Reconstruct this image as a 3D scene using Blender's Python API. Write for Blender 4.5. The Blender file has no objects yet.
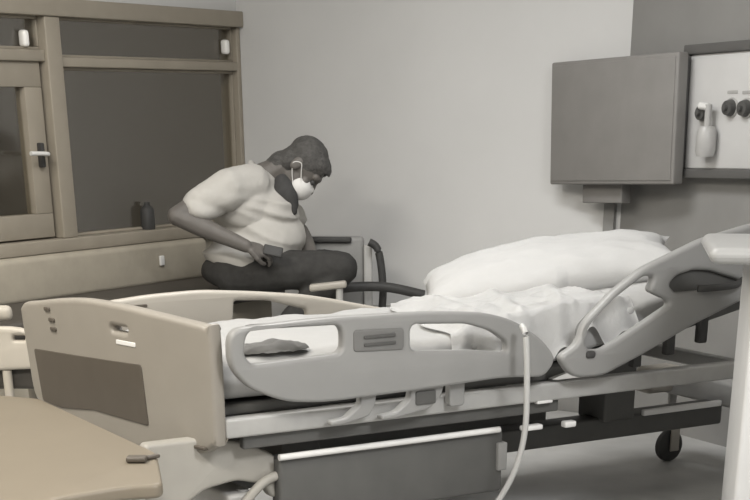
import bpy, bmesh, math, random
from mathutils import Vector, Matrix, noise
R = math.radians
S = bpy.context.scene
COL = S.collection
random.seed(4)

# ------------------------------------------------------------------ camera
HC, PITCH, FPX, CX, CY = 1.35, R(25), 1450.0, 400.0, 776.0
cd = bpy.data.cameras.new('camera'); cam = bpy.data.objects.new('camera', cd); COL.objects.link(cam)
cam.location = (0, 0, HC); cam.rotation_euler = (R(90) - PITCH, 0, 0)
cd.sensor_width = 36; cd.lens = 36 * FPX / 750
cd.shift_x = -(CX - 375) / 750; cd.shift_y = (CY - 250) / 750
cd.clip_start = .05; cd.clip_end = 200
S.camera = cam

# ------------------------------------------------------------------ world, lights, exposure
W = bpy.data.worlds.new('night'); S.world = W; W.use_nodes = True
W.node_tree.nodes['Background'].inputs[0].default_value = (.031, .027, .0215, 1)
W.node_tree.nodes['Background'].inputs[1].default_value = 1.0
S.view_settings.view_transform = 'Standard'; S.view_settings.look = 'None'
S.view_settings.exposure = 0.83; S.view_settings.gamma = 1.0
S.view_settings.use_curve_mapping = False
def area(name, loc, sx, sy, power, col, rot=(0, 0, 0)):
    l = bpy.data.lights.new(name, 'AREA'); l.shape = 'RECTANGLE'; l.size = sx; l.size_y = sy
    l.energy = power; l.color = col
    o = bpy.data.objects.new(name, l); COL.objects.link(o); o.location = loc; o.rotation_euler = rot
LAMPS = [((-.1, 5.3), 20, (1, 1, 1), R(-33)), ((-1.9, 4.2), 34, (1, .945, .85), R(-33)),
         ((1.5, 2.0), 66, (1, 1, 1), R(-33)), ((-1.3, 2.0), 54, (1, .95, .86), R(-33))]
for (x, y), e, c, rz in LAMPS:
    area('added_lamp_light', (x, y, 2.60), 1.2, .5, e, c, (0, 0, rz))  # lamps out of view, added to lift the wall and the bed front

# ------------------------------------------------------------------ helpers
def at(px, py, Y):
    """world point at distance Y in front of the doorway where the view was taken"""
    a = (px - CX) / FPX; b = (CY - py) / FPX
    d = Vector((a, math.cos(PITCH) + b * math.sin(PITCH), -math.sin(PITCH) + b * math.cos(PITCH)))
    return Vector((0, 0, HC)) + d * (Y / d.y)

def mat(name, col, rough=.6, var=.06, scale=18, bump=0.0, bscale=60, metal=0.0, spec=.4):
    m = bpy.data.materials.new(name); m.use_nodes = True
    nt = m.node_tree; n = nt.nodes; b = n['Principled BSDF']
    if isinstance(col, (int, float)): col = (col, col * .985, col * .955)
    b.inputs['Roughness'].default_value = rough; b.inputs['Metallic'].default_value = metal
    b.inputs['Specular IOR Level'].default_value = spec
    tc = n.new('ShaderNodeTexCoord'); nz = n.new('ShaderNodeTexNoise'); nz.inputs['Scale'].default_value = scale
    nz.inputs['Detail'].default_value = 4
    rp = n.new('ShaderNodeValToRGB'); e = rp.color_ramp.elements
    e[0].position = .3; e[1].position = .7
    e[0].color = tuple(max(0, c * (1 - var)) for c in col) + (1,); e[1].color = tuple(min(1, c * (1 + var)) for c in col) + (1,)
    nt.links.new(tc.outputs['Object'], nz.inputs['Vector']); nt.links.new(nz.outputs['Fac'], rp.inputs['Fac'])
    nt.links.new(rp.outputs['Color'], b.inputs['Base Color'])
    if bump:
        n2 = n.new('ShaderNodeTexNoise'); n2.inputs['Scale'].default_value = bscale; n2.inputs['Detail'].default_value = 3
        bp = n.new('ShaderNodeBump'); bp.inputs['Strength'].default_value = bump; bp.inputs['Distance'].default_value = .01
        nt.links.new(tc.outputs['Object'], n2.inputs['Vector']); nt.links.new(n2.outputs['Fac'], bp.inputs['Height'])
        nt.links.new(bp.outputs['Normal'], b.inputs['Normal'])
    return m

def emit(name, col, s):
    m = bpy.data.materials.new(name); m.use_nodes = True; b = m.node_tree.nodes['Principled BSDF']
    b.inputs['Base Color'].default_value = col + (1,); b.inputs['Emission Color'].default_value = col + (1,)
    b.inputs['Emission Strength'].default_value = s
    return m

M = dict(
    wall=mat('wall_paint', (.61, .608, .60), .8, .02, 3, .04, 120),
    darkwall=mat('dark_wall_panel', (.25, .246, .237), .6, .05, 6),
    lowwall=mat('low_wall_paint', (.34, .31, .255), .7, .04, 5),
    floor=mat('floor_vinyl', (.42, .418, .408), .55, .10, 5),
    ceil=mat('ceiling_paint', (.7, .69, .67), .9, .03, 3),
    winframe=mat('window_frame_paint', (.31, .277, .225), .5, .05, 9),
    bench_back=mat('bench_back_vinyl', (.37, .335, .272), .6, .06, 12, .05, 40),
    bench_seat=mat('bench_seat_vinyl', (.062, .055, .047), .5, .12, 20, .1, 60),
    foot=mat('footboard_plastic', (.245, .225, .195), .45, .03, 8),
    footdark=mat('footboard_inset', (.078, .066, .053), .5, .06, 10),
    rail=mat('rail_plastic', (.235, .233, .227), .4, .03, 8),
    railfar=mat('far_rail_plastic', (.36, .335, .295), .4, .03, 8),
    button=mat('control_membrane', (.145, .143, .138), .5, .04, 20),
    recess=mat('dark_recess', (.075, .074, .071), .5, .05, 20),
    dark=mat('dark_rubber', .045, .6, .1, 30),
    steel=mat('painted_steel', (.34, .336, .325), .4, .05, 20),
    white=mat('white_plastic', (.68, .675, .66), .45, .02, 10),
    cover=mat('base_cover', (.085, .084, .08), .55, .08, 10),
    shroud=mat('base_shroud', (.31, .295, .265), .5, .05, 10),
    sheet=mat('cotton_sheet', (.66, .658, .65), .85, .02, 14, .25, 35, spec=.1),
    mattress=mat('mattress_cover', (.345, .343, .337), .85, .02, 14, .2, 30, spec=.1),
    pillow=mat('pillowcase', (.39, .388, .382), .85, .02, 14, .2, 25, spec=.1),
    screen=mat('monitor_shell', (.22, .212, .202), .5, .05, 8),
    panel=mat('gas_panel_face', (.56, .557, .55), .5, .03, 8),
    paneledge=mat('gas_panel_trim', (.11, .108, .104), .5, .05, 10),
    cabinet=mat('cabinet_laminate', (.50, .497, .49), .5, .03, 6),
    cabtop=mat('cabinet_top', (.31, .308, .30), .45, .02, 6),
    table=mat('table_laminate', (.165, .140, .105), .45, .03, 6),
    skin=mat('skin', (.125, .115, .105), .55, .08, 25),
    hair=mat('hair', (.075, .072, .068), .7, .3, 60, .5, 200),
    shirt=mat('shirt_cotton', (.47, .455, .425), .85, .03, 20, .12, 60, spec=.1),
    trouser=mat('trouser_cloth', (.05, .049, .047), .85, .12, 30, .1, 80, spec=.1),
    under=mat('dark_undershirt', (.05, .049, .048), .85, .1, 30),
    mask=mat('mask_fabric', (.70, .69, .67), .8, .03, 30),
    chair=mat('chair_vinyl', (.25, .248, .24), .5, .08, 14),
    chairl=mat('chair_frame', (.42, .415, .40), .45, .05, 14),
    pale=mat('pale_chair_plastic', (.42, .385, .33), .5, .04, 10),
    mound=mat('mound_grey', (.24, .237, .23), .85, .06, 20, .2, 40, spec=.1),
    latch=mat('latch_enamel', (.9, .89, .86), .25, .01, 10),
    tube=mat('clear_tubing', (.40, .397, .387), .3, .03, 20),
    flow=mat('flowmeter_plastic', (.40, .395, .385), .3, .05, 20),
    lamp=emit('lamp_glow', (1, .97, .9), 1.6),
    diffuser=emit('diffuser_glow', (1, .98, .94), 2.0),
)
def glass_mat():
    m = bpy.data.materials.new('window_glass'); m.use_nodes = True; nt = m.node_tree; n = nt.nodes
    for x in list(n): n.remove(x)
    out = n.new('ShaderNodeOutputMaterial'); mx = n.new('ShaderNodeMixShader'); tr = n.new('ShaderNodeBsdfTransparent')
    gl = n.new('ShaderNodeBsdfGlossy'); gl.inputs['Roughness'].default_value = .12
    tr.inputs[0].default_value = (.88, .87, .84, 1); mx.inputs[0].default_value = .10
    nt.links.new(tr.outputs[0], mx.inputs[1]); nt.links.new(gl.outputs[0], mx.inputs[2]); nt.links.new(mx.outputs[0], out.inputs[0])
    return m
M['glass'] = glass_mat()

def finish(name, bm, m, parent=None, smooth=40, label=None):
    bmesh.ops.recalc_face_normals(bm, faces=bm.faces)
    me = bpy.data.meshes.new(name)
    if smooth:
        lim = R(smooth)
        for e in bm.edges:
            e.smooth = not (len(e.link_faces) == 2 and e.calc_face_angle(0) > lim)
        for f in bm.faces: f.smooth = True
    bm.to_mesh(me); bm.free(); me.materials.append(m)
    o = bpy.data.objects.new(name, me); COL.objects.link(o)
    if parent: o.parent = parent
    if label: o['label'] = label
    return o

def tag(o, label, cat, group=None):
    o['label'] = label; o['category'] = cat; o['kind'] = 'thing'
    if group: o['group'] = group
    return o
def struct(o): o['kind'] = 'structure'; return o
def thing(name, loc, rz, label, cat, group=None):
    o = bpy.data.objects.new(name, None); COL.objects.link(o); o.location = loc; o.rotation_euler = (0, 0, rz)
    o.empty_display_size = .1
    return tag(o, label, cat, group)

def box(bm, c, size, bev=0.0, seg=3, rot=None):
    r = bmesh.ops.create_cube(bm, size=1.0)
    vs = r['verts']
    for v in vs: v.co = Vector((v.co.x * size[0], v.co.y * size[1], v.co.z * size[2]))
    if bev:
        es = list({e for v in vs for e in v.link_edges})
        q = bmesh.ops.bevel(bm, geom=es, offset=bev, segments=seg, profile=.5, affect='EDGES')
        seen = set(vs_ for f in q['faces'] for vs_ in f.verts); vs = [v for v in seen]
        # include every vertex linked to the box
        stack = list(vs); allv = set(vs)
        while stack:
            v = stack.pop()
            for e in v.link_edges:
                o = e.other_vert(v)
                if o not in allv: allv.add(o); stack.append(o)
        vs = list(allv)
    mt = Matrix.Translation(Vector(c))
    if rot is not None: mt = mt @ rot
    for v in vs: v.co = mt @ v.co
    return vs
def mbox(name, c, size, m, parent=None, bev=.006, rot=None, label=None, seg=3):
    bm = bmesh.new(); box(bm, c, size, bev, seg, rot); return finish(name, bm, m, parent, label=label)

def catmull(pts, n=6, closed=False):
    P = [Vector(p) for p in pts]; out = []
    N = len(P); rng = N if closed else N - 1
    for i in range(rng):
        p0 = P[(i - 1) % N] if closed or i > 0 else P[i]
        p1 = P[i]; p2 = P[(i + 1) % N]
        p3 = P[(i + 2) % N] if closed or i + 2 < N else P[i + 1]
        for k in range(n):
            t = k / n
            out.append(.5 * ((2 * p1) + (p2 - p0) * t + (2 * p0 - 5 * p1 + 4 * p2 - p3) * t * t + (3 * p1 - p0 - 3 * p2 + p3) * t ** 3))
    if not closed: out.append(P[-1])
    return out
def tube(bm, pts, rad, seg=10, n=6):
    ps = catmull(pts, n) if len(pts) > 2 else [Vector(p) for p in pts]
    rings = []; up = Vector((0, 0, 1))
    for i, p in enumerate(ps):
        t = (ps[min(i + 1, len(ps) - 1)] - ps[max(i - 1, 0)]).normalized()
        if abs(t.dot(up)) > .95: up = Vector((0, 1, 0)) if abs(t.y) < .9 else Vector((1, 0, 0))
        a = t.cross(up).normalized(); b = t.cross(a).normalized()
        r = rad(i / (len(ps) - 1)) if callable(rad) else rad
        rings.append([bm.verts.new(p + (a * math.cos(2 * math.pi * k / seg) + b * math.sin(2 * math.pi * k / seg)) * r) for k in range(seg)])
    for A, B in zip(rings, rings[1:]):
        for k in range(seg): bm.faces.new((A[k], A[(k + 1) % seg], B[(k + 1) % seg], B[k]))
    bm.faces.new(rings[0]); bm.faces.new(rings[-1])
def mtube(name, pts, rad, m, parent=None, seg=10, label=None):
    bm = bmesh.new(); tube(bm, pts, rad, seg); return finish(name, bm, m, parent, label=label)
def lathe(bm, prof, c, seg=24, axis='Z'):
    rings = []
    for r, z in prof:
        ring = []
        for k in range(seg):
            a = 2 * math.pi * k / seg; v = Vector((r * math.cos(a), r * math.sin(a), z))
            if axis == 'Y': v = Vector((v.x, v.z, v.y))
            if axis == 'X': v = Vector((v.z, v.x, v.y))
            ring.append(bm.verts.new(v + Vector(c)))
        rings.append(ring)
    for A, B in zip(rings, rings[1:]):
        for k in range(seg): bm.faces.new((A[k], A[(k + 1) % seg], B[(k + 1) % seg], B[k]))
    bm.faces.new(rings[0]); bm.faces.new(rings[-1])

def rrect(x0, y0, x1, y1, r, n=5):
    out = []
    for cx, cy, a in ((x1 - r, y1 - r, 0), (x0 + r, y1 - r, 90), (x0 + r, y0 + r, 180), (x1 - r, y0 + r, 270)):
        for k in range(n + 1):
            t = R(a + 90 * k / n); out.append((cx + r * math.cos(t), cy + r * math.sin(t)))
    return out
def rpoly(pts, r, n=5):
    """polygon with every corner rounded"""
    out = []; N = len(pts); P = [Vector(p) for p in pts]
    for i in range(N):
        a, b, c = P[i - 1], P[i], P[(i + 1) % N]
        rr = min(r, (a - b).length * .45, (c - b).length * .45)
        p = b + (a - b).normalized() * rr; q = b + (c - b).normalized() * rr
        for k in range(n + 1):
            t = k / n; out.append(tuple(p * (1 - t) ** 2 + b * 2 * t * (1 - t) + q * t * t))
    return out
def prism(name, loops, thick, bev, m, parent, mp, slices=0, label=None):
    """flat shape with holes, given a thickness and rounded edges; mp maps (x, depth, y) to its place"""
    cu = bpy.data.curves.new('outline', 'CURVE'); cu.dimensions = '2D'; cu.fill_mode = 'BOTH'
    cu.extrude = max(thick / 2 - bev, .0005); cu.bevel_depth = bev; cu.bevel_resolution = 3; cu.offset = -bev
    for lp in loops:
        sp = cu.splines.new('POLY'); sp.points.add(len(lp) - 1); sp.use_cyclic_u = True
        for q, p in zip(sp.points, lp): q.co = (p[0], p[1], 0, 1)
    co = bpy.data.objects.new('outline', cu); COL.objects.link(co)
    dg = bpy.context.evaluated_depsgraph_get(); me = bpy.data.meshes.new_from_object(co.evaluated_get(dg))
    bpy.data.objects.remove(co); bpy.data.curves.remove(cu)
    bm = bmesh.new(); bm.from_mesh(me); bpy.data.meshes.remove(me)
    bmesh.ops.remove_doubles(bm, verts=bm.verts, dist=1e-5)
    if slices:
        xs = [v.co.x for v in bm.verts]; a, b = min(xs), max(xs)
        for k in range(1, slices):
            bmesh.ops.bisect_plane(bm, geom=bm.verts[:] + bm.edges[:] + bm.faces[:], plane_co=(a + (b - a) * k / slices, 0, 0), plane_no=(1, 0, 0))
    for v in bm.verts: v.co = Vector(mp(v.co.x, v.co.z, v.co.y))
    return finish(name, bm, m, parent, smooth=35, label=label)

def remeshed(name, bm, voxel, m, parent=None, smooth_it=4, post=None, label=None):
    me = bpy.data.meshes.new('tmp'); bm.to_mesh(me); bm.free()
    o = bpy.data.objects.new('tmp', me); COL.objects.link(o)
    md = o.modifiers.new('r', 'REMESH'); md.mode = 'VOXEL'; md.voxel_size = voxel; md.use_smooth_shade = True
    sm = o.modifiers.new('s', 'SMOOTH'); sm.iterations = smooth_it; sm.factor = .5
    dg = bpy.context.evaluated_depsgraph_get(); r = bpy.data.meshes.new_from_object(o.evaluated_get(dg))
    bpy.data.objects.remove(o); bpy.data.meshes.remove(me)
    b2 = bmesh.new(); b2.from_mesh(r); bpy.data.meshes.remove(r)
    if post:
        b2.normal_update(); post(b2)
    return finish(name, b2, m, parent, smooth=80, label=label)
def blob(bm, c, rad, ax=None):
    """ellipsoid; ax = three axis vectors"""
    r = bmesh.ops.create_icosphere(bm, subdivisions=3, radius=1.0)
    if isinstance(rad, (int, float)): rad = (rad,) * 3
    ax = ax or (Vector((1, 0, 0)), Vector((0, 1, 0)), Vector((0, 0, 1)))
    for v in r['verts']: v.co = Vector(c) + ax[0] * v.co.x * rad[0] + ax[1] * v.co.y * rad[1] + ax[2] * v.co.z * rad[2]
def limb(bm, pts, rads, step=.35):
    """tapered limb through joints"""
    P = [Vector(p) for p in pts]
    for (a, ra), (b, rb) in zip(zip(P, rads), list(zip(P, rads))[1:]):
        n = max(2, int((b - a).length / (min(ra, rb) * step)))
        for k in range(n + 1):
            t = k / n
            r = bmesh.ops.create_icosphere(bm, subdivisions=2, radius=ra + (rb - ra) * t)
            q = a.lerp(b, t)
            for v in r['verts']: v.co += q

# ------------------------------------------------------------------ room
Cn = Vector((-.8107, 8.1, 0))                        # corner between window wall and back wall
wd = Vector((-math.sin(R(33.4)), -math.cos(R(33.4)), 0))   # along the window wall towards the viewer
nd = Vector((math.cos(R(33.4)), -math.sin(R(33.4)), 0))    # into the room (also along the back wall)
UD = Vector((math.sin(R(59)), math.cos(R(59)), 0)); VD = Vector((-UD.y, UD.x, 0))
Hc = Vector((.984, 6.918, 0))
poly = [Cn, Cn + wd * 7.0, Vector((-4.66, -1.6, 0)), Vector((3.6, -1.6, 0)), Vector((3.6, 2.6, 0)), Hc]
ZC = 2.7
def flat(name, pts, z, m, th):
    bm = bmesh.new()
    a = [bm.verts.new((p.x, p.y, z)) for p in pts]; b = [bm.verts.new((p.x, p.y, z + th)) for p in pts]
    bm.faces.new(a); bm.faces.new(b)
    for i in range(len(a)): bm.faces.new((a[i], a[(i + 1) % len(a)], b[(i + 1) % len(a)], b[i]))
    return struct(finish(name, bm, m, smooth=0))
flat('floor', poly, -.1, M['floor'], .1)
flat('ceiling', poly, ZC, M['ceil'], .1)
def wall(name, p, q, m, z0=0, z1=ZC, th=.12, n=None):
    d = (q - p).normalized(); n = n or Vector((d.y, -d.x, 0))     # outward
    bm = bmesh.new()
    for z in (z0, z1):
        for s in (p, q, q + n * th, p + n * th): bm.verts.new((s.x, s.y, z))
    v = bm.verts[:] if not bm.verts.ensure_lookup_table() else None
    for f in ((0, 1, 2, 3), (4, 5, 6, 7), (0, 1, 5, 4), (1, 2, 6, 5), (2, 3, 7, 6), (3, 0, 4, 7)): bm.faces.new([v[i] for i in f])
    return struct(finish(name, bm, m, smooth=0))
wall('wall_left', poly[1], poly[2], M['wall'], n=Vector((-1, 0, 0)))
wall('wall_rear', poly[2], poly[3], M['wall'], n=Vector((0, -1, 0)))
wall('wall_side', poly[3], poly[4], M['wall'], n=Vector((1, 0, 0)))
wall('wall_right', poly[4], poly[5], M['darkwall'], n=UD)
wall('wall_back', Cn, Hc, M['wall'], n=-wd)
bm_ = bmesh.new()
LB = (Hc - Cn).length - .03
box(bm_, Cn + nd * (LB / 2 + .01) + wd * .008 + Vector((0, 0, .07)), (LB, .016, .14), .003, 2, Matrix.Rotation(math.atan2(nd.y, nd.x), 4, 'Z'))
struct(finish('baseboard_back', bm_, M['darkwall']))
def wp(s, off, z): return Cn + wd * s + nd * off + Vector((0, 0, z))
WROT = Matrix.Rotation(math.atan2(wd.y, wd.x), 4, 'Z')         # local x along the wall, local y into the room
def wbox(name, s0, s1, z0, z1, o0, o1, m, parent=None, bev=.006):
    return mbox(name, wp((s0 + s1) / 2, (o0 + o1) / 2, (z0 + z1) / 2), (s1 - s0, o1 - o0, z1 - z0), m, parent, bev, rot=WROT)
ZS, ZT, SL = .735, 1.735, 4.2
struct(wbox('wall_window_low', 0, 7, 0, ZS, -.12, 0, M['lowwall'], bev=0))
struct(wbox('wall_window_high', 0, 7, ZT, ZC, -.12, 0, M['wall'], bev=0))
struct(wbox('wall_window_end', SL, 7, ZS, ZT, -.12, 0, M['wall'], bev=0))
struct(wbox('trim_sill', 0.0, SL, .725, .782, -.10, .05, M['winframe']))
struct(wbox('trim_head', 0.0, SL, 1.675, 1.745, -.10, .045, M['winframe']))
struct(wbox('trim_jamb', 0.0, .03, .782, 1.675, -.10, .02, M['winframe']))
struct(wbox('trim_transom', .03, 1.245, 1.48, 1.52, -.08, .02, M['winframe']))
struct(wbox('trim_transom_second', 1.335, SL, 1.50, 1.545, -.08, .02, M['winframe']))
struct(wbox('trim_mullion', 1.245, 1.335, .782, 1.675, -.09, .035, M['winframe']))
def window(n, s0, s1, z0, z1, fr=.03, casement=False):
    w = bpy.data.objects.new('window_%d' % n, None); COL.objects.link(w); struct(w)
    bm = bmesh.new()
    for a, b, c, d in ((s0, s1, z0, z0 + fr), (s0, s1, z1 - fr, z1), (s0, s0 + fr, z0 + fr, z1 - fr), (s1 - fr, s1, z0 + fr, z1 - fr)):
        box(bm, wp((a + b) / 2, -.03, (c + d) / 2), (b - a, .06 if casement else .04, d - c), .004, 2, WROT)
    struct(finish('window_frame', bm, M['winframe'], w))
    struct(wbox('window_pane', s0 + fr * .8, s1 - fr * .8, z0 + fr * .8, z1 - fr * .8, -.036, -.030, M['glass'], w, bev=0))
    return w
window(1, .03, 1.245, .782, 1.48, .012)
w2 = window(2, .03, 1.245, 1.52, 1.675, .01)
w3 = window(3, 1.355, 2.55, .79, 1.50, .10, True)
w4 = window(4, 1.335, 2.55, 1.545, 1.675, .012)
window(5, 2.60, SL, .79, 1.50, .06)
window(6, 2.60, SL, 1.545, 1.675, .012)
struct(wbox('trim_mullion_second', 2.55, 2.60, .782, 1.675, -.09, .035, M['winframe']))
bm = bmesh.new()
box(bm, wp(1.405, .012, 1.13), (.022, .03, .10), .006, 2, WROT)
struct(finish('handle_plate', bm, M['dark'], w3))
bm = bmesh.new(); tube(bm, [wp(1.405, .02, 1.135), wp(1.405, .055, 1.135), wp(1.44, .06, 1.138), wp(1.51, .058, 1.14)], .009)
struct(finish('window_handle', bm, M['white'], w3))

# unseen ceiling light fittings, added to brighten the back wall and the bed
for i, ((x, y), e, c, rz) in enumerate(LAMPS):
    lab = ['added ceiling light panel nearest the back wall', 'added ceiling light panel in front of the window bench',
           'added ceiling light panel above the right side of the doorway', 'added ceiling light panel above the left side of the doorway'][i]
    t = thing('added_ceiling_light', (x, y, ZC), rz, lab, 'ceiling light', 'added ceiling lights')
    bm = bmesh.new()
    for cx, cy, sx, sy in ((0, .27, 1.28, .04), (0, -.27, 1.28, .04), (.62, 0, .04, .5), (-.62, 0, .04, .5)):
        box(bm, (cx, cy, -.03), (sx, sy, .06), .004, 2)
    finish('light_frame', bm, M['white'], t)
    mbox('diffuser', (0, 0, -.02), (1.2, .5, .02), M['diffuser'], t, 0)

# upper step of the dark headwall and its lower cladding
def rwp(t, off, z): return Hc - VD * t - UD * off + Vector((0, 0, z))
RROT = Matrix.Rotation(math.atan2(-VD.y, -VD.x), 4, 'Z')
bx0 = Hc - nd * .07; bx1 = Hc
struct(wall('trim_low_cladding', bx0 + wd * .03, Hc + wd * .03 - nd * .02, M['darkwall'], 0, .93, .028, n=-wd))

# ------------------------------------------------------------------ bench under the window
b = thing('window_bench', wp(1.9, .45, 0), math.atan2(wd.y, wd.x), 'long dark-seated bench with pale upright back under the window', 'bench')
BL, BR = -1.47, 1.9          # local x; towards the corner is negative
ZSEAT = .552
mbox('seat', (-.53, -.09, ZSEAT - .035), (1.86, .48, .07), M['bench_seat'], b, .02, seg=4)
bm = bmesh.new(); box(bm, (-.53, -.365, (ZSEAT + .715) / 2 + .0), (1.85, .07, .19), .025, 4)
finish('backrest', bm, M['bench_back'], b)
mbox('plinth', (-.53, -.11, .26), (1.78, .40, .46), M['bench_back'], b, .01)
for sx in (-1.3, -.53, .25):
    mbox('leg', (sx, -.2, .02), (.06, .06, .04), M['dark'], b, .004)
mbox('hook', (-1.1, -.322, .65), (.03, .012, .045), M['white'], b, .004, label='small white tag on the bench back')

# bottle on the sill
p = wp(.74, .0, .782)
bm = bmesh.new(); lathe(bm, [(.001, 0), (.032, 0), (.034, .01), (.034, .085), (.026, .10), (.014, .108), (.014, .122), (.001, .123)], (p.x, p.y, p.z), 20)
tag(finish('bottle', bm, M['dark'], smooth=40), 'small dark bottle standing on the window sill behind the seated man', 'bottle')

# white latches on the upper panes
for w_, s_ in ((w2, .085), (w4, 1.42)):
    struct(wbox('window_latch', s_ - .017, s_ + .017, 1.555, 1.62, -.03, .01, M['latch'], w_, bev=.012))

# ------------------------------------------------------------------ hospital bed (local x = towards the head, y = across, away)
O = Vector((-.51085, 4.11413, 0))
bed = thing('hospital_bed', O, R(31), 'pale hospital bed with raised head end, white mattress and moulded side rails', 'bed')
FD = Vector((-.225, .974, 0)).normalized()
FN = Vector((-FD.y, FD.x, 0))                        # out of the foot end
def foot_map(x, d, y):
    bow = .012 * (1 - (2 * x / 1.0 - 1) ** 2)
    x = x * .962
    return FD * x + FN * (d + bow) + Vector((0, 0, y))
top = [(1.015, .757), (.985, .772), (.915, .781), (.77, .800), (.60, .813), (.394, .811), (.246, .804), (.06, .794), (.012, .788)]
bot = [(-.012, .49), (.0, .466), (.06, .435), (.18, .412), (.294, .405), (.504, .403), (.725, .416), (.925, .451), (.985, .49)]
outl = catmull([(-.012, .77)] + bot + [(1.005, .60), (1.022, .735)] + top, 4, True)
slot = rrect(.385, .735, .47, .75, .007)
slot2 = rrect(.30, .695, .42, .705, .004)
fb = prism('footboard', [outl, slot], .045, .014, M['foot'], bed, foot_map, 14)
def fm2(x, d, y): return foot_map(x, d + .0215, y)
prism('inset_panel', [rpoly([(.948, .634), (.322, .654), (.305, .480), (.60, .487), (.80, .467), (.921, .474)], .012)], .008, .002, M['footdark'], fb, fm2, 12, label='dark inset panel of the footboard')
prism('label_strip', [rrect(.345, .700, .445, .713, .004)], .006, .0015, M['white'], fb, fm2, label='white strip below the hand slot')
for x, z in ((.835, .764), (.812, .734), (.806, .707)):
    prism('knob', [rrect(x - .018, z - .006, x + .018, z + .006, .005)], .012, .003, M['footdark'], fb, fm2)
prism('bumper', [rrect(.03, .448, .16, .458, .004)], .02, .003, M['footdark'], fb, fm2)
prism('lower_lip', [rrect(.10, .415, .24, .442, .01)], .02, .004, M['white'], fb, fm2)

def rail_map(v): return lambda x, d, y: (x, v + d, y)
VN = -.06
# near foot-end rail
near = rpoly([(.012, .788), (.20, .796), (.33, .799), (.56, .795), (.70, .79), (.86, .775), (.96, .745), (1.06, .685), (1.118, .622), (1.075, .570), (.92, .582), (.63, .572), (.30, .566), (.17, .58), (.06, .63), (.01, .69)], .055, 6)
hole1 = rpoly([(.066, .782), (.362, .776), (.362, .698), (.075, .690), (.052, .72)], .03)
hole2 = rpoly([(.586, .762), (.78, .750), (.87, .724), (.93, .685), (.93, .655), (.80, .672), (.586, .686)], .025)
nr = prism('side_rail', [near, hole1, hole2], .04, .011, M['rail'], bed, rail_map(VN))
ctrl = prism('control_panel', [rpoly([(.394, .760), (.56, .755), (.56, .694), (.393, .700)], .012)], .012, .003, M['button'], nr, rail_map(VN - .018), label='grey control panel set in the rail')
for z in (.738, .717):
    prism('button_strip', [rrect(.425, z - .004, .53, z + .004, .003)], .006, .0015, M['recess'], ctrl, rail_map(VN - .026))
# near head-end rail, tilted with the backrest
head = rpoly([(1.125, .625), (1.17, .572), (1.21, .555), (1.305, .553), (1.463, .606), (1.666, .683), (1.90, .757), (2.05, .81), (2.12, .90), (2.06, 1.0), (1.889, .985), (1.679, .948), (1.44, .872), (1.33, .81), (1.22, .722), (1.20, .66)], .03, 5)
hh1 = rpoly([(1.222, .70), (1.34, .79), (1.445, .848), (1.49, .845), (1.47, .80), (1.552, .768), (1.56, .752), (1.376, .668), (1.295, .635), (1.235, .64)], .018)
hh2 = rpoly([(1.55, .815), (1.58, .842), (1.65, .856), (1.72, .85), (1.85, .815), (1.86, .795), (1.70, .79), (1.58, .79)], .014)
hr = prism('head_rail', [head, hh1, hh2], .04, .014, M['rail'], bed, rail_map(VN))
prism('grip_recess', [rpoly([(1.53, .79), (1.57, .855), (1.66, .87), (1.87, .83), (1.88, .78), (1.57, .775)], .01)], .012, .002, M['recess'], hr, rail_map(VN + .008), label='dark recess of the grip')
mbox('latch', (1.245, VN - .015, .625), (.035, .03, .022), M['dark'], hr, .008, label='dark latch of the head rail')
mtube('handle', [(1.66, VN - .03, .80), (1.70, VN - .045, .80), (1.80, VN - .045, .803), (1.85, VN - .03, .815)], .011, M['dark'], hr, label='dark release handle under the head rail')
# far foot-end rail
far = rpoly([(.02, .752), (.199, .766), (.38, .77), (.565, .755), (.758, .734), (.877, .712), (1.0, .685), (1.167, .65), (1.18, .56), (.6, .55), (.02, .57)], .05, 6)
farh = rpoly([(.498, .728), (.62, .722), (.775, .682), (.777, .648), (.65, .654), (.492, .656)], .012)
fr_ = prism('side_rail', [far, farh], .035, .013, M['railfar'], bed, rail_map(.95))
prism('hand_slot', [rrect(.12, .728, .18, .738, .004)], .006, .0015, M['footdark'], fr_, rail_map(.931))

# rail brackets below the near rail
for s, wd_ in ((.43, .055), (.60, .12)):
    br = prism('rail_bracket', [rpoly([(s, .585), (s + wd_, .585), (s + wd_ * .9, .545), (s + wd_ * .55, .51), (s - .06, .492), (s - .10, .492), (s - .10, .505), (s - .05, .51), (s, .545)], .012)], .035, .006, M['rail'], bed, rail_map(VN + .02))
    if wd_ > .1:
        prism('bracket_recess', [rrect(s + .015, .525, s + .085, .565, .006)], .008, .002, M['recess'], br, rail_map(VN + .002))
prism('rail_bracket', [rrect(.745, .505, .80, .585, .012)], .03, .005, M['rail'], bed, rail_map(VN + .03))

# frame
for v in (.015, .885):
    mbox('frame_rail', (1.13 + .06 * (v > .5), v, .507), (2.22 - .12 * (v > .5), .05, .055), M['steel'], bed, .008)
    mbox('skirt', (.64, v + (.012 if v < .5 else -.012), .462), (1.12, .03, .045), M['cover'], bed, .006)
for s in (.06, .5, 1.2, 2.0):
    mbox('cross_member', (s, .45, .505), (.05, .83, .045), M['steel'], bed, .006)
mbox('deck', (.60, .45, .548), (1.16, .82, .03), M['cover'], bed, .008)
bm = bmesh.new(); box(bm, (0, 0, 0), (.84, .82, .03), .008, 3, None)
for v in bm.verts: v.co = Matrix.Rotation(-R(11.3), 4, 'Y') @ v.co + Vector((1.17 + .40, .45, .545 + .088))
finish('backrest_deck', bm, M['cover'], bed)
for s in (1.52, 1.66, 1.80):
    bm = bmesh.new(); box(bm, (s, .03, .535 + (s - 1.2) * .2), (.035, .03, .10), .006, 2); finish('deck_rib', bm, M['dark'], bed)
for v in (.2, .7):
    mtube('lift_strut', [(1.25, v, .51), (1.75, v, .63)], .02, M['steel'], bed)

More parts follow.
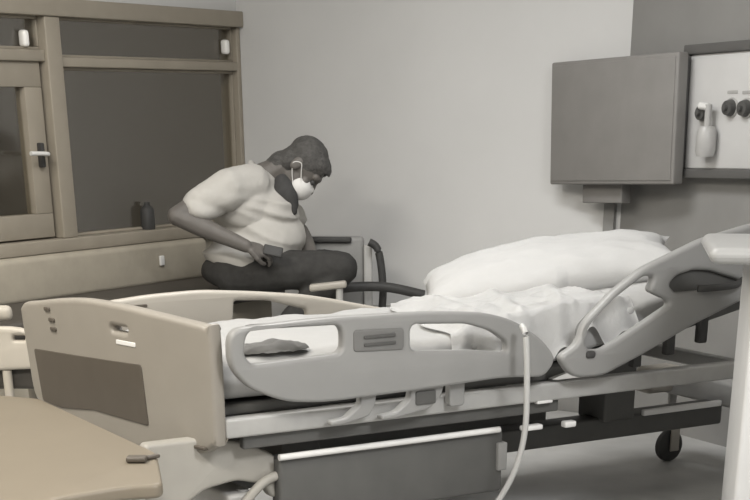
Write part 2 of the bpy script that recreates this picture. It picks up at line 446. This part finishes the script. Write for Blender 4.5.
# mattress that follows the raised head end
def mz(s):
    s0 = 1.18
    if s < s0 - .12: return .690
    if s > s0 + .12: return .690 + (s - s0) * .20
    t = (s - (s0 - .12)) / .24
    return .690 + .24 * .20 * .5 * t * t
bm = bmesh.new(); rings = []
NS, NV = 90, 40
for i in range(NS + 1):
    s = .035 + i / NS * 1.95; e = min(1, min(i, NS - i) / 2.0); ring = []
    zt = mz(s); zb = zt - .125
    for k in range(NV):
        a = 2 * math.pi * k / NV; ca, sa = math.cos(a), math.sin(a)
        ey = math.copysign(abs(ca) ** .25, ca); ez = math.copysign(abs(sa) ** .45, sa)
        y = .45 + ey * (.405 if i not in (0, NS) else .39); z = (zt + zb) / 2 + ez * (.0625 if i not in (0, NS) else .05)
        if ez > .3: z += .008 * noise.noise(Vector((s * 7, y * 6, 1.3))) + .006 * noise.noise(Vector((s * 19, y * 5, 4.3)))
        ring.append(bm.verts.new((s, y, z)))
    rings.append(ring)
for A, B in zip(rings, rings[1:]):
    for k in range(NV): bm.faces.new((A[k], A[(k + 1) % NV], B[(k + 1) % NV], B[k]))
bm.faces.new(rings[0]); bm.faces.new(rings[-1])
finish('mattress', bm, M['mattress'], bed, smooth=60)
# base: dark cover with pale edging, shroud, columns, casters
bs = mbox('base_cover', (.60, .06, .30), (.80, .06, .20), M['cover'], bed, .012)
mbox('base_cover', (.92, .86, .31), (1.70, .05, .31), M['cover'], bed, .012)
mtube('edging', [(.195, .018, .403), (.58, .018, .403), (.975, .018, .403)], .0095, M['white'], bs, label='white edging along the top of the base cover')
mbox('end_plate', (.99, .03, .315), (.035, .03, .09), M['rail'], bs, .006)
mbox('pedal', (1.10, .02, .396), (.075, .03, .016), M['white'], bed, .005, label='white pedal')
mbox('pedal', (1.25, .02, .392), (.045, .03, .02), M['white'], bed, .006, label='white pedal')
mbox('pedal', (1.13, .0, .478), (.06, .02, .01), M['white'], bed, .003, label='white pedal')
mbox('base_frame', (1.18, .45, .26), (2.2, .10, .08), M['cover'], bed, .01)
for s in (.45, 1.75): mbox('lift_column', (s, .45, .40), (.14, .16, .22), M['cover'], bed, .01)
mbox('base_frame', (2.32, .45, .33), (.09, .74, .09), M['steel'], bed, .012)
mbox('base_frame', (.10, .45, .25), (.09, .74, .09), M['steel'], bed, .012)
# foot-end shroud with an arched lower edge
prism('base_shroud', [rpoly([(-.20, .475), (-.02, .475), (.10, .452), (.20, .405), (.235, .36), (.235, .28), (.19, .27), (.17, .315), (.08, .34), (-.02, .325), (-.10, .28), (-.13, .20), (-.20, .20)], .02)], .05, .012, M['shroud'], bed, rail_map(.09))
mtube('strut', [(.05, .05, .23), (.12, .05, .30), (.17, .05, .335), (.24, .06, .345)], .014, M['shroud'], bed)
def caster(s, v, ztop=.30, out=0):
    c = mbox('caster', (s, v, .19), (.055, .055, .06), M['railfar'], bed, .01)
    for dy in (-.026, .026):
        mbox('fork', (s + .008, v + dy, .11), (.045, .008, .13), M['railfar'], c, .003)
    bm = bmesh.new(); lathe(bm, [(.002, -.018), (.05, -.018), (.062, -.012), (.064, 0), (.062, .012), (.05, .018), (.002, .018)], (s, v, .064), 28, 'Y')
    finish('wheel', bm, M['dark'], c, smooth=50)
    bm = bmesh.new(); tube(bm, [(s, v, .21), (s, v, ztop)], .018, 12); finish('stem', bm, M['steel'], c)
for s, v in ((.12, .12), (.12, .78), (2.34, .12), (2.34, .76)): caster(s, v)
mbox('caster_housing', (2.24, .74, .345), (.17, .10, .10), M['railfar'], bed, .02)
mbox('edging', (2.06, .385, .305), (.38, .02, .022), M['white'], bed, .005, label='pale edging of the base frame')

# crumpled sheet on the bed
sh = bmesh.new(); NX, NY = 110, 90; gv = {}
for i in range(NX + 1):
    for j in range(NY + 1):
        v = .015 + .80 * j / NY; s0_ = .78 + .30 * v + .02 * math.sin(v * 17); s = s0_ + (1.52 - s0_) * i / NX
        ed = min(1, min(i / 16, (NX - i) / 18, j / 8, (NY - j) / 16)); ed = ed * ed * (3 - 2 * ed)
        h = 0
        q = Vector((s * 3.4 + .5 * v, v * 4.6 - .9 * s, .7))
        h += .018 * (1 - abs(noise.noise(q)) * 2.0)
        q = Vector((s * 8 - v * 3, v * 6 + s * 5, 2.2)); h += .020 * (max(0, 1 - abs(noise.noise(q)) * 3.4)) ** 1.3
        q = Vector((s * 17 + v * 9, v * 15 - 6 * s, 5.1)); h += .007 * noise.noise(q)
        for (ax, ay, bx_, by_, am, wi) in ((1.30, .62, 1.10, .12, .034, .022), (1.10, .66, .93, .08, .028, .025), (1.42, .40, 1.22, .04, .026, .02), (.98, .5, .86, .04, .022, .022), (1.20, .30, 1.02, .22, .024, .02)):
            dx, dy = bx_ - ax, by_ - ay; L2 = dx * dx + dy * dy
            tt_ = max(0, min(1, ((s - ax) * dx + (v - ay) * dy) / L2)); px_, py_ = s - ax - dx * tt_, v - ay - dy * tt_
            h += am * math.exp(-(px_ * px_ + py_ * py_) / (wi * wi))
        bump = math.exp(-((s - 1.22) / .22) ** 2) * .045 + .015 * math.exp(-((s - .95) / .2) ** 2)
        h = max(0, h + bump) * ed * (1.1 - .75 * v) + .008
        h = .085 * math.tanh(h / .085)
        z = mz(s) + h
        if j < 7: z -= (7 - j) * (.011 + .004 * math.sin(s * 23) + .003 * math.sin(s * 51))
        gv[i, j] = sh.verts.new((s, v, z))
for i in range(NX):
    for j in range(NY): sh.faces.new((gv[i, j], gv[i + 1, j], gv[i + 1, j + 1], gv[i, j + 1]))
# a thickness of its own
ext = bmesh.ops.solidify(sh, geom=sh.faces[:], thickness=.004)
so = finish('bed_sheet', sh, M['sheet'], smooth=70)
so.location = O; so.rotation_euler = (0, 0, R(31))
tag(so, 'crumpled white sheet heaped on the mattress in front of the pillow', 'sheet')

# low grey hump on the mattress behind the rail opening
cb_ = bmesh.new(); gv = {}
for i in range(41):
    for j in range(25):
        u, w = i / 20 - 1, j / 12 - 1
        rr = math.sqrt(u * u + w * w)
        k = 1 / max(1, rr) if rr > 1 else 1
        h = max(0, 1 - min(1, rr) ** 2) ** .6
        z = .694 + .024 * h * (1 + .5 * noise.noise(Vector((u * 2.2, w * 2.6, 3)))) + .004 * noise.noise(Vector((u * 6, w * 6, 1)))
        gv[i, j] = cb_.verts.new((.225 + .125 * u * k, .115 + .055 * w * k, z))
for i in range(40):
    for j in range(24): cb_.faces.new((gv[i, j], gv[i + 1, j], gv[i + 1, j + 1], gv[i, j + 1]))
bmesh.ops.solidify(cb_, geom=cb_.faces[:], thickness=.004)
co_ = finish('low_mound', cb_, M['mound'], smooth=70); co_.location = O; co_.rotation_euler = (0, 0, R(31))
tag(co_, 'small uneven grey hump on the mattress behind the left opening of the near rail', 'mound')

# pillow
def pillow_mesh():
    bm = bmesh.new(); N = 48; L, Wd, T = .46, .27, .105; v = {}
    for sgn in (1, -1):
        for i in range(N + 1):
            for j in range(N + 1):
                u = i / N * 2 - 1; w = j / N * 2 - 1
                edge = i in (0, N) or j in (0, N)
                if sgn < 0 and edge: v[sgn, i, j] = v[1, i, j]; continue
                pin = 1 - .10 * (1 - abs(u)) * 0
                x = u * L * (1 - .07 * (1 - u * u) * 0 - .06 * (w * w - 1) * -1 * (abs(u) ** 4)); y = w * Wd * (1 - .09 * (1 - u * u) * 0 - .12 * (1 - u * u) * 0)
                # pulled-out corners
                x *= 1 - (.07 if u > 0 else -.04) * (1 - w * w) * abs(u) ** 3; y *= 1 - (.08 * (1 - u * u) if u > 0 else .22 * u * u) * abs(w) ** 3
                h = ((1 - abs(u) ** 2.6) * (1 - abs(w) ** 2.6)) ** .55 * T
                h *= 1 + .22 * (-u * .2)
                h += sgn * 0 + .010 * noise.noise(Vector((x * 6, y * 11, sgn * 2.0))) * (1 if not edge else 0)
                h += .007 * noise.noise(Vector((x * 14 + y * 8, y * 20, sgn * 5.0))) * (1 if not edge else 0)
                v[sgn, i, j] = bm.verts.new((x, y, sgn * max(h, 0.001) * (1 if sgn > 0 else .75) if not edge else 0))
        for i in range(N):
            for j in range(N): bm.faces.new((v[sgn, i, j], v[sgn, i + 1, j], v[sgn, i + 1, j + 1], v[sgn, i, j + 1]))
    return bm
pm = pillow_mesh(); pl = finish('pillow', pm, M['pillow'], smooth=70)
pl.location = at(553, 273, 5.40)
pl.rotation_euler = (R(6), R(-9), R(0))
tag(pl, 'plump white pillow lying on the raised head of the bed', 'pillow')

# tubing hanging from the near rail
tb = [at(522, 326, 4.49), at(526, 337, 4.46), at(527, 380, 4.46), at(525, 430, 4.47), at(515, 470, 4.48), at(495, 505, 4.5), at(470, 530, 4.5)]
bm = bmesh.new(); tube(bm, tb, .0095, 10)
tag(finish('drain_tube', bm, M['tube']), 'pale flexible tube hanging down from the near side rail', 'tube')

# ------------------------------------------------------------------ headwall equipment
# monitor on the wall beside the headwall
mL, mR = at(552, 122, 7.0), at(678, 116, 6.42)
mx = Vector((mR.x - mL.x, mR.y - mL.y, 0)); mw = mx.length; mx.normalize()
z0, z1 = at(551, 184, 7.0).z, at(556, 62, 7.0).z
mc = (mL + mR) / 2
mon = thing('wall_monitor', (mc.x, mc.y, z0), math.atan2(mx.y, mx.x), 'large flat dark grey monitor mounted beside the white socket panel', 'monitor')
bm = bmesh.new(); box(bm, (0, .03, (z1 - z0) / 2), (mw, .06, z1 - z0), .008, 3); finish('body', bm, M['screen'], mon)
mon.rotation_euler = (0, R(-2.2), math.atan2(mx.y, mx.x)); mon.location.z += .012
mbox('screen', (0, -.001, (z1 - z0) / 2), (mw - .03, .006, z1 - z0 - .03), M['screen'], mon, .002)
mbox('bracket', (-.10, .09, -.035), (.24, .06, .085), M['screen'], mon, .006)
mtube('mount_arm', [(0, .05, .2), (.0, .14, .2)], .03, M['steel'], mon)
# gas socket panel on the right wall
def wall_hit(px, py, off):
    a = (px - CX) / FPX; b_ = (CY - py) / FPX
    d = Vector((a, math.cos(PITCH) + b_ * math.sin(PITCH), -math.sin(PITCH) + b_ * math.cos(PITCH)))
    o = Hc - UD * off; k = (o - Vector((0, 0, HC))).dot(UD) / d.dot(UD)
    p = Vector((0, 0, HC)) + d * k
    return (p - Hc).dot(-VD), p.z
t0, zb = wall_hit(684, 168, .05); t1, zt = wall_hit(720, 50, .05)
_, zb = wall_hit(720, 167, .05)
tl = t0 + 1.0
gp = thing('socket_panel', rwp((t0 + tl) / 2, 0, zb), math.atan2(-VD.y, -VD.x), 'white wall panel with dark gas and power sockets behind the bed head', 'wall panel')
hgt = zt - zb
gp.rotation_euler = (0, R(-1.5), math.atan2(-VD.y, -VD.x))
mbox('panel_face', (0, -.025, hgt / 2), (tl - t0, .05, hgt), M['panel'], gp, .006)
mbox('panel_trim', (0, -.03, -.018), (tl - t0 + .06, .07, .036), M['paneledge'], gp, .005)
mbox('panel_trim', (0, -.03, hgt + .018), (tl - t0 + .06, .07, .036), M['paneledge'], gp, .005)
mbox('panel_trim', (-(tl - t0) / 2 - .015, -.03, hgt / 2), (.03, .07, hgt), M['paneledge'], gp, .005)
for px, py in ((704, 110), (731, 106), (746, 107), (762, 106)):
    t_, z_ = wall_hit(px, py, .06); lx = t_ - (t0 + tl) / 2; lz = z_ - zb
    bm = bmesh.new(); lathe(bm, [(.001, 0), (.032, 0), (.030, -.012), (.026, -.03), (.012, -.032), (.010, -.045), (.001, -.046)], (lx, -.05, lz), 24, 'Y')
    k = finish('gas_socket', bm, M['recess'], gp, smooth=40)
    bm = bmesh.new(); lathe(bm, [(.001, 0), (.038, 0), (.036, -.006), (.001, -.006)], (lx, -.05, lz), 24, 'Y'); finish('collar', bm, M['flow'], k, smooth=40)
    if px == 731 or px == 746:
        prism('marking', [rrect(lx - .03, lz + .05, lx + .03, lz + .062, .004)], .003, .001, M['flow'], gp, lambda x, d, y: (x, -.051 + d, y))
# flowmeter hanging from the first socket
t_, z_ = wall_hit(701, 132, .12)
q = rwp(t_, .09, z_)
fm = thing('flowmeter', q, math.atan2(-VD.y, -VD.x), 'small grey flowmeter bottle hanging from the leftmost wall socket', 'flowmeter')
bm = bmesh.new(); lathe(bm, [(.001, -.09), (.035, -.09), (.04, -.07), (.04, .0), (.03, .02), (.001, .022)], (0, 0, 0), 24); finish('jar', bm, M['flow'], fm)
bm = bmesh.new(); tube(bm, [(0, 0, .0), (0, 0, .10)], .014, 12); finish('sight_tube', bm, M['tube'], fm)
bm = bmesh.new(); tube(bm, [(0, 0, .09), (-.05, .0, .095)], .014, 12); finish('adapter', bm, M['white'], fm)

# ------------------------------------------------------------------ grey armchair beyond the man's knees
YA = 7.12
a0 = at(337, 290, YA)
ac = thing('armchair', (a0.x, a0.y, 0), 0, 'grey padded armchair with dark armrest standing beyond the man by the wall', 'chair')
def loc(px, py, Y): return at(px, py, Y) - Vector((a0.x, a0.y, 0))
p0, p1 = loc(306, 290, YA + .1), loc(364, 236, YA + .1)
mbox('backrest', ((p0.x + p1.x) / 2, .10, (p0.z + p1.z) / 2 - .08), (p1.x - p0.x, .06, p1.z - p0.z + .16), M['chair'], ac, .02)
t_ = loc(330, 240, YA + .06)
mbox('back_trim', (t_.x, .065, t_.z), (.20, .03, .025), M['dark'], ac, .008)
t_ = loc(368, 270, YA + .05)
mbox('side_frame', (t_.x, .07, t_.z - .25), (.04, .05, .72), M['chairl'], ac, .01)
mtube('push_handle', [loc(369, 242, YA), loc(377, 248, YA), loc(381, 265, YA), loc(383, 290, YA), loc(382, 310, YA)], .018, M['dark'], ac, label='dark curved push handle')
mtube('armrest', [loc(322, 296, YA - .05), loc(345, 288, YA - .08), loc(385, 287, YA - .08), loc(424, 295, YA - .06)], .022, M['dark'], ac, label='dark armrest')
s_ = loc(385, 306, YA + .1)
mbox('seat', (s_.x, .1, s_.z - .06), (.34, .30, .10), M['chairl'], ac, .03)
q = loc(328, 286, 6.70)
mbox('armrest', q, (.165, .05, .03), M['railfar'], ac, .010, rot=Matrix.Rotation(R(-6), 4, 'Y'), label='pale arm pad')
mtube('arm_post', [(q.x + .05, q.y, 0), (q.x + .05, q.y, q.z - .01)], .016, M['chairl'], ac)
mtube('arm_post', [(q.x + .05, q.y, .12), (q.x + .20, q.y + .15, .12), (s_.x + .1, .1, .12)], .014, M['chairl'], ac)
for dx in (-.14, .15):
    for dy in (.0, .2):
        mtube('leg', [(s_.x + dx, dy, 0), (s_.x + dx, dy, s_.z - .08)], .016, M['chairl'], ac)

# pale chair at the far left, beyond the footboard
YP = 5.3
c0 = at(-8, 350, YP)
pc = thing('side_chair', (c0.x, c0.y, 0), 0, 'pale moulded chair with a slotted back and dark seat at the left edge', 'chair')
def pl_(px, py, Y=YP): return at(px, py, Y) - Vector((c0.x, c0.y, 0))
A_ = [pl_(-50, 330), pl_(5, 326), pl_(24, 328), pl_(36, 336), pl_(42, 350), pl_(44, 368), pl_(-50, 372)]
sl_ = [pl_(14, 335), pl_(26, 335), pl_(26, 340), pl_(14, 340)]
prism('backrest', [rpoly([(v.x, v.z) for v in A_], .03), rpoly([(v.x, v.z) for v in sl_], .006)], .04, .012, M['pale'], pc, lambda x, d, y: (x, d, y))
q0, q1 = pl_(-50, 400), pl_(44, 370)
mbox('seat', ((q0.x + q1.x) / 2, .20, (q0.z + q1.z) / 2 + .03), (q1.x - q0.x, .36, .10), M['bench_seat'], pc, .02, label='dark seat')
q = pl_(0, 313, YP + .35)
mbox('armrest', (q.x - .04, .35, q.z), (.17, .05, .055), M['pale'], pc, .02)
for px in (-40, 8):
    for dy in (.0, .34):
        x = pl_(px, 380).x
        mtube('leg', [(x, dy, 0), (x, dy, q0.z if dy else q1.z)], .017, M['pale'], pc)
q = pl_(30, 403)
mbox('side_bar', (q.x, -.01, q.z), (.07, .03, .025), M['white'], pc, .008)

# ------------------------------------------------------------------ foreground cabinet at the right
YC_ = 4.15
e0 = at(760, 266, YC_)
cz = at(737, 266, YC_).z; ct = at(720, 250, YC_).z
cb = thing('bedside_cabinet', (e0.x + .24, YC_ + .1, 0), R(-8), 'white bedside cabinet with overhanging top at the right edge', 'cabinet')
mbox('body', (.0, .12, cz / 2 + .02), (.46, .44, cz - .04), M['cabinet'], cb, .012)
bm = bmesh.new(); box(bm, (-.02, .12, (cz + ct) / 2 + .002), (.68, .5, ct - cz + .004), .026, 5); finish('top', bm, M['cabtop'], cb)
mbox('door', (.02, -.108, cz / 2 - .01), (.38, .02, cz - .16), M['cabinet'], cb, .006)
mtube('handle', [(.17, -.115, cz * .55), (.17, -.145, cz * .56), (.17, -.145, cz * .68), (.17, -.115, cz * .69)], .007, M['steel'], cb)
for sx in (-.17, .17):
    for sy in (-.05, .29):
        bm = bmesh.new(); lathe(bm, [(.001, -.012), (.018, -.012), (.021, 0), (.018, .012), (.001, .012)], (sx, sy, .021), 16, 'Y'); finish('caster', bm, M['dark'], cb)

# pale table in the near left corner
YT = 3.55
zt = .53
def onz(px, py, z):
    a = (px - CX) / FPX; b_ = (CY - py) / FPX
    d = Vector((a, math.cos(PITCH) + b_ * math.sin(PITCH), -math.sin(PITCH) + b_ * math.cos(PITCH)))
    k = (z - HC) / d.z; return Vector((0, 0, HC)) + d * k
g = onz(75, 450, zt)
tt = thing('low_table', (g.x, g.y, 0), 0, 'low pale table in the near left corner by the bed foot', 'table')
cor = [onz(-120, 385, zt), onz(40, 398, zt), onz(157, 452, zt), onz(163, 484, zt), onz(125, 486, zt), onz(60, 497, zt), onz(-120, 560, zt)]
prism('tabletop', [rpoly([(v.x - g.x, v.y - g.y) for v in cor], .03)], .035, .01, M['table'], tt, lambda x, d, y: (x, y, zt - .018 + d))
for q in ((-100, 410), (30, 410), (135, 455), (-90, 520)):
    v = onz(q[0], q[1], zt) - Vector((g.x, g.y, 0))
    mtube('leg', [(v.x, v.y, 0), (v.x, v.y, zt - .03)], .018, M['shroud'], tt)
k = onz(137, 462, zt) - Vector((g.x, g.y, 0))
kb = bmesh.new(); box(kb, (k.x, k.y, zt + .008), (.05, .035, .014), .005, 3); box(kb, (k.x + .03, k.y + .03, zt + .006), (.05, .014, .010), .004, 3, Matrix.Rotation(R(40), 4, 'Z'))
finish('catch', kb, M['footdark'], tt, label='small dark catch on the tabletop')

# ------------------------------------------------------------------ seated man
YM = 7.0
mo = at(240, 290, YM)
man = thing('person', (0, 0, 0), 0, 'person in white short-sleeved shirt and face mask bent over, sitting on the window bench', 'person')
hc = at(302, 166, YM)                                   # head centre
fdir = Vector((.50, -.14, -.85)).normalized()
crown = Vector((.86, 0, .50)); crown = (crown - fdir * crown.dot(fdir)).normalized()
sdir = crown.cross(fdir).normalized()                   # sideways (towards +y or -y)
if sdir.y > 0: sdir = -sdir                             # towards the viewer
def hp(c, f, s=0): return hc + (crown * c + fdir * f + sdir * s) * .92
AX = (fdir, sdir, crown)
body = bmesh.new()
blob(body, hp(.03, -.005), (.096, .075, .092), AX)      # skull
blob(body, hp(-.045, .025), (.069, .059, .079), AX)     # face and jaw
blob(body, hp(-.10, .055), (.032, .034, .026), AX)      # chin
blob(body, hp(.035, .085), (.022, .055, .022), AX)      # brow
limb(body, [hp(.015, .098), hp(-.025, .120)], [.011, .015])   # nose
for s in (-1, 1):
    blob(body, hp(-.01, -.012, .082 * s), (.022, .010, .034), AX)   # ears
    blob(body, hp(-.02, .07, .04 * s), (.02, .022, .02), AX)        # cheeks
neck0 = hp(-.07, -.045); neck1 = at(256, 182, YM)
limb(body, [neck0, neck0.lerp(neck1, .5), neck1], [.060, .060, .072])
chest = at(250, 205, YM); belly = at(258, 238, YM); pelv = at(236, 268, YM + .0)
blob(body, chest, (.12, .16, .14)); blob(body, belly, (.14, .16, .13)); blob(body, pelv, (.13, .165, .10))
limb(body, [chest, belly, pelv], [.12, .13, .11])
rs = at(229, 188, YM - .19); re = at(177, 216, YM - .27); rw = at(246, 246, YM - .28)
ls = at(258, 190, YM + .17); le = at(300, 232, YM + .17); lw = at(313, 258, YM - .02)
limb(body, [at(245, 188, YM - .1), rs, rs.lerp(re, .5), re], [.06, .062, .052, .043])
limb(body, [re, re.lerp(rw, .35), rw], [.043, .044, .029])
limb(body, [at(254, 190, YM + .1), ls, ls.lerp(le, .5), le], [.06, .06, .05, .042])
limb(body, [le, le.lerp(lw, .4), lw], [.042, .042, .029])
def hand(bm, wrist, fwd, side, nrm, curl, thumb_sgn):
    fwd = fwd.normalized(); nrm = (nrm - fwd * nrm.dot(fwd)).normalized(); side = fwd.cross(nrm).normalized()
    blob(bm, wrist + fwd * .045, (.050, .040, .017), (fwd, side, nrm))
    L = [.066, .076, .071, .054]
    for i in range(4):
        b0 = wrist + fwd * (.082 - (.006 if i in (0, 3) else 0)) + side * (.030 - .020 * i)
        d = fwd; p_ = b0; pts = [b0 - fwd * .02, b0]
        for k_, fr in enumerate((.45, .32, .23)):
            ang = curl * (k_ + .6)
            d = fwd * math.cos(ang) - nrm * math.sin(ang)
            p_ = p_ + d * L[i] * fr * 1.15; pts.append(p_)
        limb(bm, pts, [.0105, .0100, .0094, .0088, .0078])
    tb_ = wrist + fwd * .02 + side * .030 * thumb_sgn
    limb(bm, [tb_, tb_ + fwd * .028 + side * .022 * thumb_sgn - nrm * .012, tb_ + fwd * .060 + side * .020 * thumb_sgn - nrm * .030, tb_ + fwd * .078 + side * .010 * thumb_sgn - nrm * .036], [.015, .0125, .0105, .009])
hand(body, rw, at(272, 253, YM - .22) - rw, None, Vector((0, -.55, .8)), .55, 1)
hand(body, lw, at(322, 262, YM - .14) - lw, None, Vector((.3, .4, .85)), .35, -1)
rh, rk = at(234, 272, YM - .10), at(342, 268, YM - .14); ra = Vector((rk.x - .56, rk.y + .0, .09))
lh, lk = at(236, 270, YM + .12), at(336, 266, YM + .16); la = Vector((lk.x - .40, lk.y, .09))
limb(body, [rh, rh.lerp(rk, .5), rk], [.085, .07, .055]); limb(body, [rk, rk.lerp(ra, .35), ra], [.055, .05, .035])
limb(body, [lh, lh.lerp(lk, .5), lk], [.085, .07, .055]); limb(body, [lk, lk.lerp(la, .35), la], [.055, .05, .035])
for a_ in (ra, la): limb(body, [a_, a_ + Vector((.06, 0, -.045)), a_ + Vector((.13, 0, -.058))], [.035, .03, .02])
bo = remeshed('body', body, .0055, M['skin'], man, 3)
# eyes
for s in (-1, 1):
    bm = bmesh.new(); blob(bm, hp(.008, .094, .034 * s), .012); finish('eye', bm, M['dark'], man)
# hair
hb = bmesh.new()
blob(hb, hp(.045, -.012), (.098, .082, .090), AX)
blob(hb, hp(-.03, -.045), (.058, .072, .075), AX)
blob(hb, hp(-.085, -.065), (.050, .060, .060), AX); blob(hb, hp(-.115, -.075), (.035, .05, .045), AX)
blob(hb, hp(.080, .035), (.070, .070, .046), AX)
def hair_post(b2):
    for v in b2.verts:
        v.co += v.normal * (.0018 * noise.noise(v.co * 60) + .0015 * noise.noise(v.co * 140))
    # keep the hairline: cut what would cover the face
    kill = [v for v in b2.verts if (v.co - hc).dot(fdir) > .088 - .0 * (v.co - hc).dot(crown) and (v.co - hc).dot(crown) < .075]
    bmesh.ops.delete(b2, geom=kill, context='VERTS')
remeshed('hair', hb, .006, M['hair'], man, 2, hair_post)
# mask with loops
mb = bmesh.new()
blob(mb, hp(-.055, .075), (.058, .066, .060), AX)
blob(mb, hp(-.03, .112), (.020, .022, .03), AX)
def mask_post(b2):
    kill = [v for v in b2.verts if (v.co - hc).dot(fdir) < .035]
    bmesh.ops.delete(b2, geom=kill, context='VERTS')
mk = remeshed('face_mask', mb, .005, M['mask'], man, 3, mask_post)
mtube('ear_loop', [hp(-.035, .065, .068), hp(-.01, .03, .080), hp(.01, .0, .090), hp(-.02, -.022, .090), hp(-.05, .01, .078), hp(-.075, .055, .062)], .002, M['mask'], mk, seg=6)
# shirt
st = bmesh.new()
blob(st, at(247, 203, YM), (.155, .195, .155)); blob(st, at(262, 236, YM), (.185, .19, .135)); blob(st, at(243, 256, YM), (.17, .19, .10))
blob(st, at(268, 212, YM), (.13, .16, .12))
blob(st, at(238, 190, YM), (.12, .17, .085))
blob(st, at(262, 183, YM), (.075, .10, .07)); 
limb(st, [at(252, 183, YM - .1), rs + Vector((0, 0, .005)), rs.lerp(re, .30), rs.lerp(re, .55)], [.083, .082, .076, .072])
limb(st, [at(256, 190, YM + .1), ls, ls.lerp(le, .45), ls.lerp(le, .72)], [.085, .084, .078, .074])
def fold(b2):
    for v in b2.verts:
        c = v.co
        q = Vector((c.x * 3, c.y * 2.5, c.z * 16 + c.x * 5))
        k = 1 - abs(noise.noise(q)) * 2.2
        low = max(0, min(1, (1.0 - c.z) / .08))
        v.co += v.normal * (.017 * k * low + .004 * noise.noise(c * 14))
shirt = remeshed('shirt', st, .0085, M['shirt'], man, 5, fold)
# collar
cbm = bmesh.new(); cpts = []
for k in range(13):
    a = R(200 * k / 12 - 100); axis = (neck0 - neck1).normalized(); sd = Vector((0, -1, 0)); bk = sd.cross(axis).normalized()
    if bk.x > 0: bk = -bk
    c_ = neck1.lerp(neck0, .12)
    cpts.append(c_ + (bk * math.cos(a) + sd * math.sin(a)) * .076)
tube(cbm, cpts, .015, 8, 3); finish('collar', cbm, M['shirt'], shirt)
# dark neck opening
nb = bmesh.new(); blob(nb, at(283, 191, YM - .02), (.052, .075, .055)); blob(nb, at(292, 203, YM - .03), (.030, .055, .045))
limb(nb, [at(283, 184, YM - .03), at(289, 196, YM - .06), at(294, 212, YM - .07)], [.048, .042, .016])
remeshed('undershirt', nb, .007, M['under'], man, 3, label='dark undershirt showing at the open neck')
# trousers
tr = bmesh.new()
blob(tr, at(237, 270, YM), (.165, .20, .088))
limb(tr, [rh, rh.lerp(rk, .5), rk], [.105, .090, .074]); limb(tr, [rk, rk.lerp(ra, .4), ra + Vector((0, 0, .01))], [.074, .066, .056])
limb(tr, [lh, lh.lerp(lk, .5), lk], [.105, .090, .074]); limb(tr, [lk, lk.lerp(la, .4), la + Vector((0, 0, .01))], [.074, .066, .056])
def tf(b2):
    for v in b2.verts: v.co += v.normal * (.006 * noise.noise(Vector((v.co.x * 16, v.co.y * 8, v.co.z * 12))))
remeshed('trousers', tr, .009, M['trouser'], man, 4, tf)
for a_ in (ra, la):
    sb = bmesh.new(); limb(sb, [a_ + Vector((-.03, 0, -.04)), a_ + Vector((.07, 0, -.047)), a_ + Vector((.16, 0, -.055))], [.048, .042, .033])
    def sole(b2):
        for v in b2.verts: v.co.z = max(v.co.z, .002)
    remeshed('shoe', sb, .008, M['dark'], man, 3, sole)
# phone in the right hand
ph = at(273, 251, YM - .265)
po = mbox('mobile_phone', ph, (.085, .013, .045), M['dark'], None, .006, rot=Matrix.Rotation(R(12), 4, 'Y') @ Matrix.Rotation(R(-25), 4, 'X'))
tag(po, 'small dark handset held in the seated man\'s hand', 'phone')
